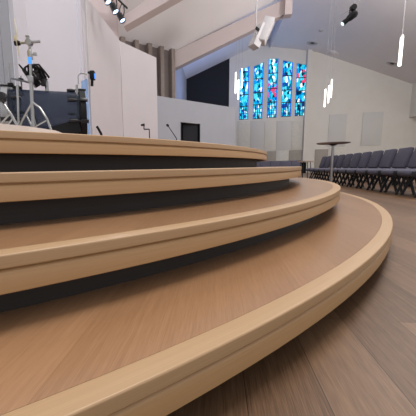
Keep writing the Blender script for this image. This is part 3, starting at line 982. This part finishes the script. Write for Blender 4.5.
# ------------------------------------------------------------------ hanging things in the hall
def ceil_above(p):
    a = p.dot(U); b = p.dot(V)
    if b > BB and a < 4.4:
        return 8.27 + (a - (A_L - .2)) * (11.17 - 8.27) / (4.4 - (A_L - .2))
    if a >= 4.45:
        for (a0, z0), (a1, z1) in zip(prof, prof[1:]):
            if a <= a1: return z0 + (z1 - z0) * (a - a0) / (a1 - a0)
    return P0.z - (nst.x * (p.x - P0.x) + nst.y * (p.y - P0.y)) / nst.z
# white loudspeaker pair on a pole
sd_ = 14.5
sc0 = at(258.2, 36.5, sd_); sc1 = at(265.0, 31.0, sd_)
root = tag(empty('hanging_loudspeaker', sc0), 'white loudspeaker hanging on a pole left of the ridge', 'loudspeaker')
def obox(c, size, ax_up, face, mat, name, bevel=.03):
    z = ax_up.normalized(); y = (face - z * face.dot(z)).normalized(); x = y.cross(z)
    m = MB(); m.box(c, size, Matrix((x, y, z)).transposed(), bevel=bevel)
    return m.build(name, mat, root)
tilt = (rt * 0.40 + up * 0.92)
obox(sc0, (.34, .42, 1.0), tilt, -fw + rt * .5 , WHITEP, 'cabinet')
obox(sc1, (.42, .40, 1.05), tilt, -fw - rt * .35, WHITEP, 'cabinet')
obox(sc1 + (-fw - rt * .35).normalized() * .2, (.36, .03, .95), tilt, -fw - rt * .35, WHITEP, 'grille', .01)
obox(at(257.5, 29.0, sd_ - .25), (.20, .05, .12), tilt, -fw + rt * .5, BLKP, 'horn', .02)
for yy_ in (33, 36, 39):
    obox(at(256.2, yy_, sd_ - .24), (.05, .05, .09), tilt, -fw + rt * .5, GREYP, 'knob', .01)
pz = at(255.8, 30, sd_)
m = MB(); m.tube([pz, Vector((pz.x, pz.y, ceil_above(pz)))], .03); m.build('pole', WHITEP, root)
# recessed and surface fittings in the right ceiling
def on_ceiling(px, py):
    lo, hi = 3.0, 60.0
    for _ in range(60):
        mid = (lo + hi) / 2
        p = at(px, py, mid)
        if p.z > ceil_above(p): hi = mid
        else: lo = mid
    p = at(px, py, lo)
    e = .05
    nx = (ceil_above(p + Vector((e, 0, 0))) - ceil_above(p - Vector((e, 0, 0)))) / (2 * e)
    ny = (ceil_above(p + Vector((0, e, 0))) - ceil_above(p - Vector((0, e, 0)))) / (2 * e)
    return Vector((p.x, p.y, ceil_above(p))), Vector((nx, ny, -1)).normalized()
for px, py, r_, lb in ((312.3, 43.0, .42, 'round ceiling speaker ring above the windows'), (392.3, 63.5, .40, 'round ceiling speaker ring beside the single hanging tube light')):
    p, n = on_ceiling(px, py)
    root = tag(empty('ceiling_speaker', p), lb, 'ceiling speaker', 'round ceiling speakers')
    m = MB(); m.lathe([(r_ * .72, .0), (r_ * .76, .03), (r_, .035), (r_ * 1.02, .0)], p, n, 36); m.build('ring', WHITEP, root)
    m = MB(); m.lathe([(.0, .012), (r_ * .74, .01)], p, n, 36); m.build('grille', GREYP, root)
    m = MB(); m.lathe([(.0, .04), (r_ * .3, .035), (r_ * .34, .01)], p, n, 24); m.build('cone', BLKM, root)
p, n = on_ceiling(238.3, 37.3)
root = tag(empty('ceiling_disc', p), 'white round ceiling fitting beside the great beam', 'ceiling fitting')
m = MB(); m.lathe([(.0, .05), (.36, .045), (.40, .02), (.41, .0)], p, n, 36); m.build('cover', WHITEP, root)
m = MB(); m.lathe([(.41, .0), (.41, .015), (.46, .012), (.47, .0)], p, n, 36); m.build('rim', GREYP, root)
p, n = on_ceiling(332.5, 52.8)
m = MB(); m.lathe([(.0, .05), (.40, .045), (.46, .0)], p, n, 36)
tag(m.build('ceiling_cover', CEIL), 'flat round ceiling cover painted like the ceiling, right of the windows', 'ceiling fitting')
for px, py, r_, lb in ((320.8, 30.5, .12, 'small round detector on the ceiling above the speaker ring'), (354.5, 65.6, .07, 'tiny dark sprinkler head in the right ceiling'), (206.5, 12, .05, 'tiny dark sprinkler head at the left of two in the stage ceiling'), (215, 22, .05, 'tiny dark sprinkler head at the right of two in the stage ceiling')):
    p, n = on_ceiling(px, py)
    root = tag(empty('sprinkler_head' if r_ < .1 else 'smoke_detector', p), lb, 'ceiling fitting')
    m = MB(); m.lathe([(.0, .09), (r_ * .6, .08), (r_, .03), (r_, .0)], p, n, 20); m.build('body', GREYP if r_ > .1 else BLKM, root)
    m = MB(); m.lathe([(r_, .0), (r_, .008), (r_ * 1.4, .006), (r_ * 1.45, .0)], p, n, 20); m.build('rose', WHITEP, root)
# tube pendants
def pendant(px0, py0, px1, py1, d, label, group, r_=.042):
    t, b = at(px0, py0, d), at(px1, py1, d)
    b.x, b.y = t.x, t.y
    zc = ceil_above(t)
    root = tag(empty('tube_pendant', Vector((t.x, t.y, zc))), label, 'pendant light', group)
    m = MB(); m.tube([Vector((t.x, t.y, b.z)), Vector((t.x, t.y, b.z + .02)), Vector((t.x, t.y, t.z - .05)), Vector((t.x, t.y, t.z - .03))], [r_ * .8, r_, r_, r_ * .8], 16); m.build('tube', TUBE, root)
    m = MB(); m.tube([Vector((t.x, t.y, t.z - .04)), Vector((t.x, t.y, t.z + .03))], r_ * 1.02, 16); m.build('cap', WHITEP, root)
    m = MB(); m.tube([Vector((t.x, t.y, t.z)), Vector((t.x, t.y, zc))], .006, 6); m.build('cord', GREYP, root)
    return t, b
TUBES = []
TUBES.append(pendant(402.2, 36, 399.2, 66, 12.5, 'single glowing tube light hanging at the right of the photo', 'hanging tube lights', .055))
g_ = 'tube lights over the right wall'
TUBES.append(pendant(325.6, 88.5, 324.0, 107, 20.0, 'lowest and leftmost tube light of the cluster right of the windows', g_))
TUBES.append(pendant(329.2, 84.7, 327.8, 103, 20.6, 'middle tube light of the cluster right of the windows', g_))
TUBES.append(pendant(332.0, 79, 330.6, 97.5, 21.2, 'highest and rightmost tube light of the cluster right of the windows', g_))
g_ = 'tube lights before the leftmost window'
TUBES.append(pendant(235.9, 71.7, 235.3, 93.3, 20.0, 'leftmost tube light of the cluster beside the leftmost stained window', g_))
TUBES.append(pendant(238.6, 79, 238.0, 99.5, 20.6, 'lowest tube light of the cluster beside the leftmost stained window', g_))
TUBES.append(pendant(242.0, 68, 241.4, 88, 21.2, 'rightmost tube light of the cluster, overlapping the leftmost stained window', g_))
# track spotlight
d_ = 9.0
a_, b_ = at(342.6, 23.8, d_), at(356.0, 12.5, d_)
root = tag(empty('spotlight', at(352.5, 7, d_)), 'black tubular spotlight hanging from wires near the top of the photo', 'spotlight')
m = MB(); m.tube([a_, a_.lerp(b_, .12), a_.lerp(b_, .4), a_.lerp(b_, .48), a_.lerp(b_, .9), b_], [.060, .064, .060, .08, .095, .07], 20); m.build('body', BLKP, root)
m = MB(); m.lathe([(.0, .0), (.054, .0)], a_ + (a_ - b_).normalized() * .006, (a_ - b_), 20); m.build('lens', LENSW, root)
top = at(353.3, 7.5, d_)
m = MB(); m.tube([at(349.5, 16.5, d_), at(350, 10, d_), top, at(355.5, 10.5, d_)], .022, 8); m.build('yoke', BLKM, root)
m = MB(); m.lathe([(.0, -.06), (.07, -.05), (.075, .05), (.0, .06)], top, (0, 1, 0), 14); m.build('clamp', BLKM, root)
m = MB(); m.tube([top, at(364, -2, d_), at(382, -20, d_)], .012, 6); m.tube([top, at(341, 15.5, d_ + .2)], .004, 6)
zc = ceil_above(top)
tt = at(351, 2, d_)
m.tube([top, Vector((top.x - .05, top.y, zc))], .008, 6); m.build('wire', GREYP, root)

# ------------------------------------------------------------------ tall pub table and the small table
tb = at(333.3, 142.8, 6.6)
fz = Vector((tb.x, tb.y, 0))
root = tag(empty('pub_table', fz), 'tall round pub table with brown top on a steel pole before the chairs', 'table')
TH_ = tb.z
m = MB(); m.lathe([(.0, TH_ - .022), (.27, TH_ - .022), (.305, TH_ - .012), (.308, TH_), (.0, TH_ + .004)], fz, None, 48); m.build('table_top', TOPBR, root)
m = MB(); m.lathe([(.0, TH_ - .06), (.035, TH_ - .06), (.09, TH_ - .024), (.0, TH_ - .024)], fz, None, 20); m.build('top_plate', BLKM, root)
m = MB(); m.tube([fz + Vector((0, 0, .02)), fz + Vector((0, 0, TH_ - .03))], .027, 16); m.build('pole', STEEL, root)
m = MB(); m.lathe([(.0, 0), (.27, 0), (.27, .008), (.06, .03), (.03, .05), (.0, .05)], fz, None, 36); m.build('base', STEEL, root)
tb = at(305.7, 160.9, 13.9)
fz = Vector((tb.x, tb.y, 0))
TH_ = tb.z
root = tag(empty('side_table', fz), 'small tan topped table with dark legs at the far end of the chair row', 'table')
m = MB(); m.lathe([(.0, TH_ - .05), (.33, TH_ - .05), (.35, TH_ - .04), (.35, TH_ - .005), (.345, TH_), (.0, TH_)], fz, None, 40); m.build('table_top', TOPTAN, root)
for k in range(4):
    t = PI / 4 + k * PI / 2
    c, s_ = math.cos(t), math.sin(t)
    m = MB(); m.tube([fz + Vector((.2 * c, .2 * s_, TH_ - .03)), fz + Vector((.27 * c, .27 * s_, 0.0))], .016, 8); m.build('leg', BLKM, root)
m = MB(); m.box(fz + Vector((-.08, -.02, TH_ * .62)), (.2, .05, TH_ * .6), bevel=.01); m.build('modesty_panel', BLKP, root)

# ------------------------------------------------------------------ chairs
def make_chair():
    root = empty('upholstered_chair', (0, 0, 0))
    m = MB(); m.pillow((0, -.01, .408), (.50, .58, .14), .42, .60); m.build('seat', FABRIC, root)
    rx = Matrix.Rotation(math.radians(-16), 3, 'X')
    m = MB(); m.box((0, .28, .685), (.606, .085, .425), rx, bevel=.028, seg=3); m.build('backrest', FABRIC, root)
    m = MB(); m.box((0, .01, .357), (.50, .42, .022), bevel=.004); m.build('seat_frame', BLKM, root)
    for s_ in (-1, 1):
        m = MB(); m.beam((s_ * .288, .0, .37), (s_ * .288, -.15, 0), .022, .042, side=Vector((1, 0, 0))); m.build('leg', BLKM, root)
        m = MB(); m.beam((s_ * .288, .03, .37), (s_ * .288, .14, 0), .022, .042, side=Vector((1, 0, 0))); m.build('leg', BLKM, root)
        m = MB(); m.tube([(s_ * .25, .16, .36), (s_ * .25, .24, .40), (s_ * .25, .345, .80)], .014, 8); m.build('back_frame', BLKM, root)
        m = MB(); m.box((s_ * .272, -.02, .392), (.03, .40, .10), bevel=.005); m.build('gap_shade_plate', BLKM, root)  # black plate added to stand for the shade in the seat gap
    m = MB(); m.tube([(-.27, .12, .22), (.27, .12, .22)], .01, 8); m.build('stretcher', BLKM, root)
    return root
chair0 = make_chair()
first = [True]
def put_chair(x, y, rz, label, group):
    c = chair0 if first[0] else copy_tree(chair0)
    first[0] = False
    c.location = (x, y, 0)
    c.rotation_euler = (0, 0, rz)
    tag(c, label, 'chair', group)
    return c
ORD = ['rightmost', 'second from right', 'third from right', 'fourth from right', 'fifth from right', 'sixth from right', 'seventh from right', 'eighth from right', 'ninth from right', 'tenth from right', 'third from far end', 'second from far end', 'at the far end']
ORD_ = ['rightmost', 'second from right', 'third from right', 'fourth from right', 'fifth from right', 'sixth from right', 'seventh from right', 'eighth from right', 'ninth from right', 'tenth from right', 'leftmost and farthest']
w_ = Vector((.185, .985, 0)).normalized()
n_ = Vector((-w_.y, w_.x, 0))
rz = math.atan2(n_.x, -n_.y) + math.radians(-7)
SP = .625
J0 = Vector((4.22, 5.93, 0))
for i in range(-1, 11):
    c = J0 + w_ * (SP * (i + .5)) - n_ * .23
    put_chair(c.x, c.y, rz, 'slate purple padded chair, %s in the front row beside the stage' % ORD[i + 1 if i < 9 else i + 2], 'front row of chairs beside the stage')
for i in range(-1, 11):
    c = J0 + w_ * (SP * (i + .5)) - n_ * (.23 + 1.35)
    put_chair(c.x, c.y, rz, 'slate padded chair in the row behind, %s, mostly black legs showing' % ORD[i + 1 if i < 9 else i + 2], 'second row of chairs beside the stage')
# far row in front of the end wall
FARL = ['leftmost', 'second from left', 'third from left', 'fourth from left', 'rightmost']
fr0 = at(255.5, 170, 20.0)
for i in range(5):
    c = Vector((fr0.x, fr0.y, 0)) + U * (.61 * i)
    rzf = math.atan2(-V.x, V.y)
    put_chair(c.x, c.y, rzf, 'dark padded chair in the far row seen over the third step, %s' % FARL[i], 'far row of chairs below the windows')

# ------------------------------------------------------------------ lights
def area(name, loc, target, size, power, col=(1, 1, 1), spread=180):
    l = bpy.data.lights.new(name, 'AREA')
    l.shape = 'DISK'; l.size = size; l.energy = power; l.color = col
    l.spread = math.radians(spread)
    o = bpy.data.objects.new(name, l)
    COL.objects.link(o)
    o.location = loc
    o.rotation_euler = (Vector(target) - Vector(loc)).to_track_quat('-Z', 'Y').to_euler()
    return o
def spot(name, loc, target, power, ang, col=(1, 1, 1), r=.08, blend=.6):
    l = bpy.data.lights.new(name, 'SPOT')
    l.energy = power; l.spot_size = math.radians(ang); l.spot_blend = blend; l.color = col; l.shadow_soft_size = r
    o = bpy.data.objects.new(name, l)
    COL.objects.link(o)
    o.location = loc
    o.rotation_euler = (Vector(target) - Vector(loc)).to_track_quat('-Z', 'Y').to_euler()
    return o
area('house_light', (1.5, 2.5, 8.6), (-1.0, 3.0, 0), 3.0, 470, (1.0, .95, .90))
area('house_light_aisle', (8.0, 9.5, 8.2), (6.5, 9.0, 0), 2.5, 330, (1.0, .95, .92))
area('stage_ceiling_fill', (-2.6, 9.6, 3.6), (-2.0, 9.4, 9), 2.0, 70, (1.0, .95, .95))  # unseen lamp added behind the flats to brighten the stage ceiling
area('right_ceiling_fill', (10.5, 9.5, 5.2), (8.5, 12.0, 10), 2.0, 620, (1.0, .96, .95))  # free-floating lamp out of view, added to brighten the right ceiling
area('house_light_nave', rm(10, 16, 8.3), rm(10, 24, 2), 2.0, 350, (1.0, .96, .90))
for i, (p, ax) in enumerate(spots):
    spot('stage_spot', p, (-.8, 3.2 + i, .7), 30, 60, (.86, .88, 1.0))
area('blue_ceiling_fill', rm(0.0, 24.5, 4.2), rm(0.2, 25.0, 12), 1.0, 150, (.22, .42, 1.0))  # hidden lamp added behind the low wall to turn the left ceiling blue
wd = bpy.data.worlds.new('daylight')
SC.world = wd
wd.use_nodes = True
bg = wd.node_tree.nodes['Background']
bg.inputs['Color'].default_value = (.97, .97, 1.0, 1)
bg.inputs['Strength'].default_value = 0.86

SC.view_settings.view_transform = 'Standard'
SC.view_settings.look = 'None'
SC.view_settings.exposure = 0.0
SC.view_settings.gamma = 1.0
SC.view_settings.use_curve_mapping = False
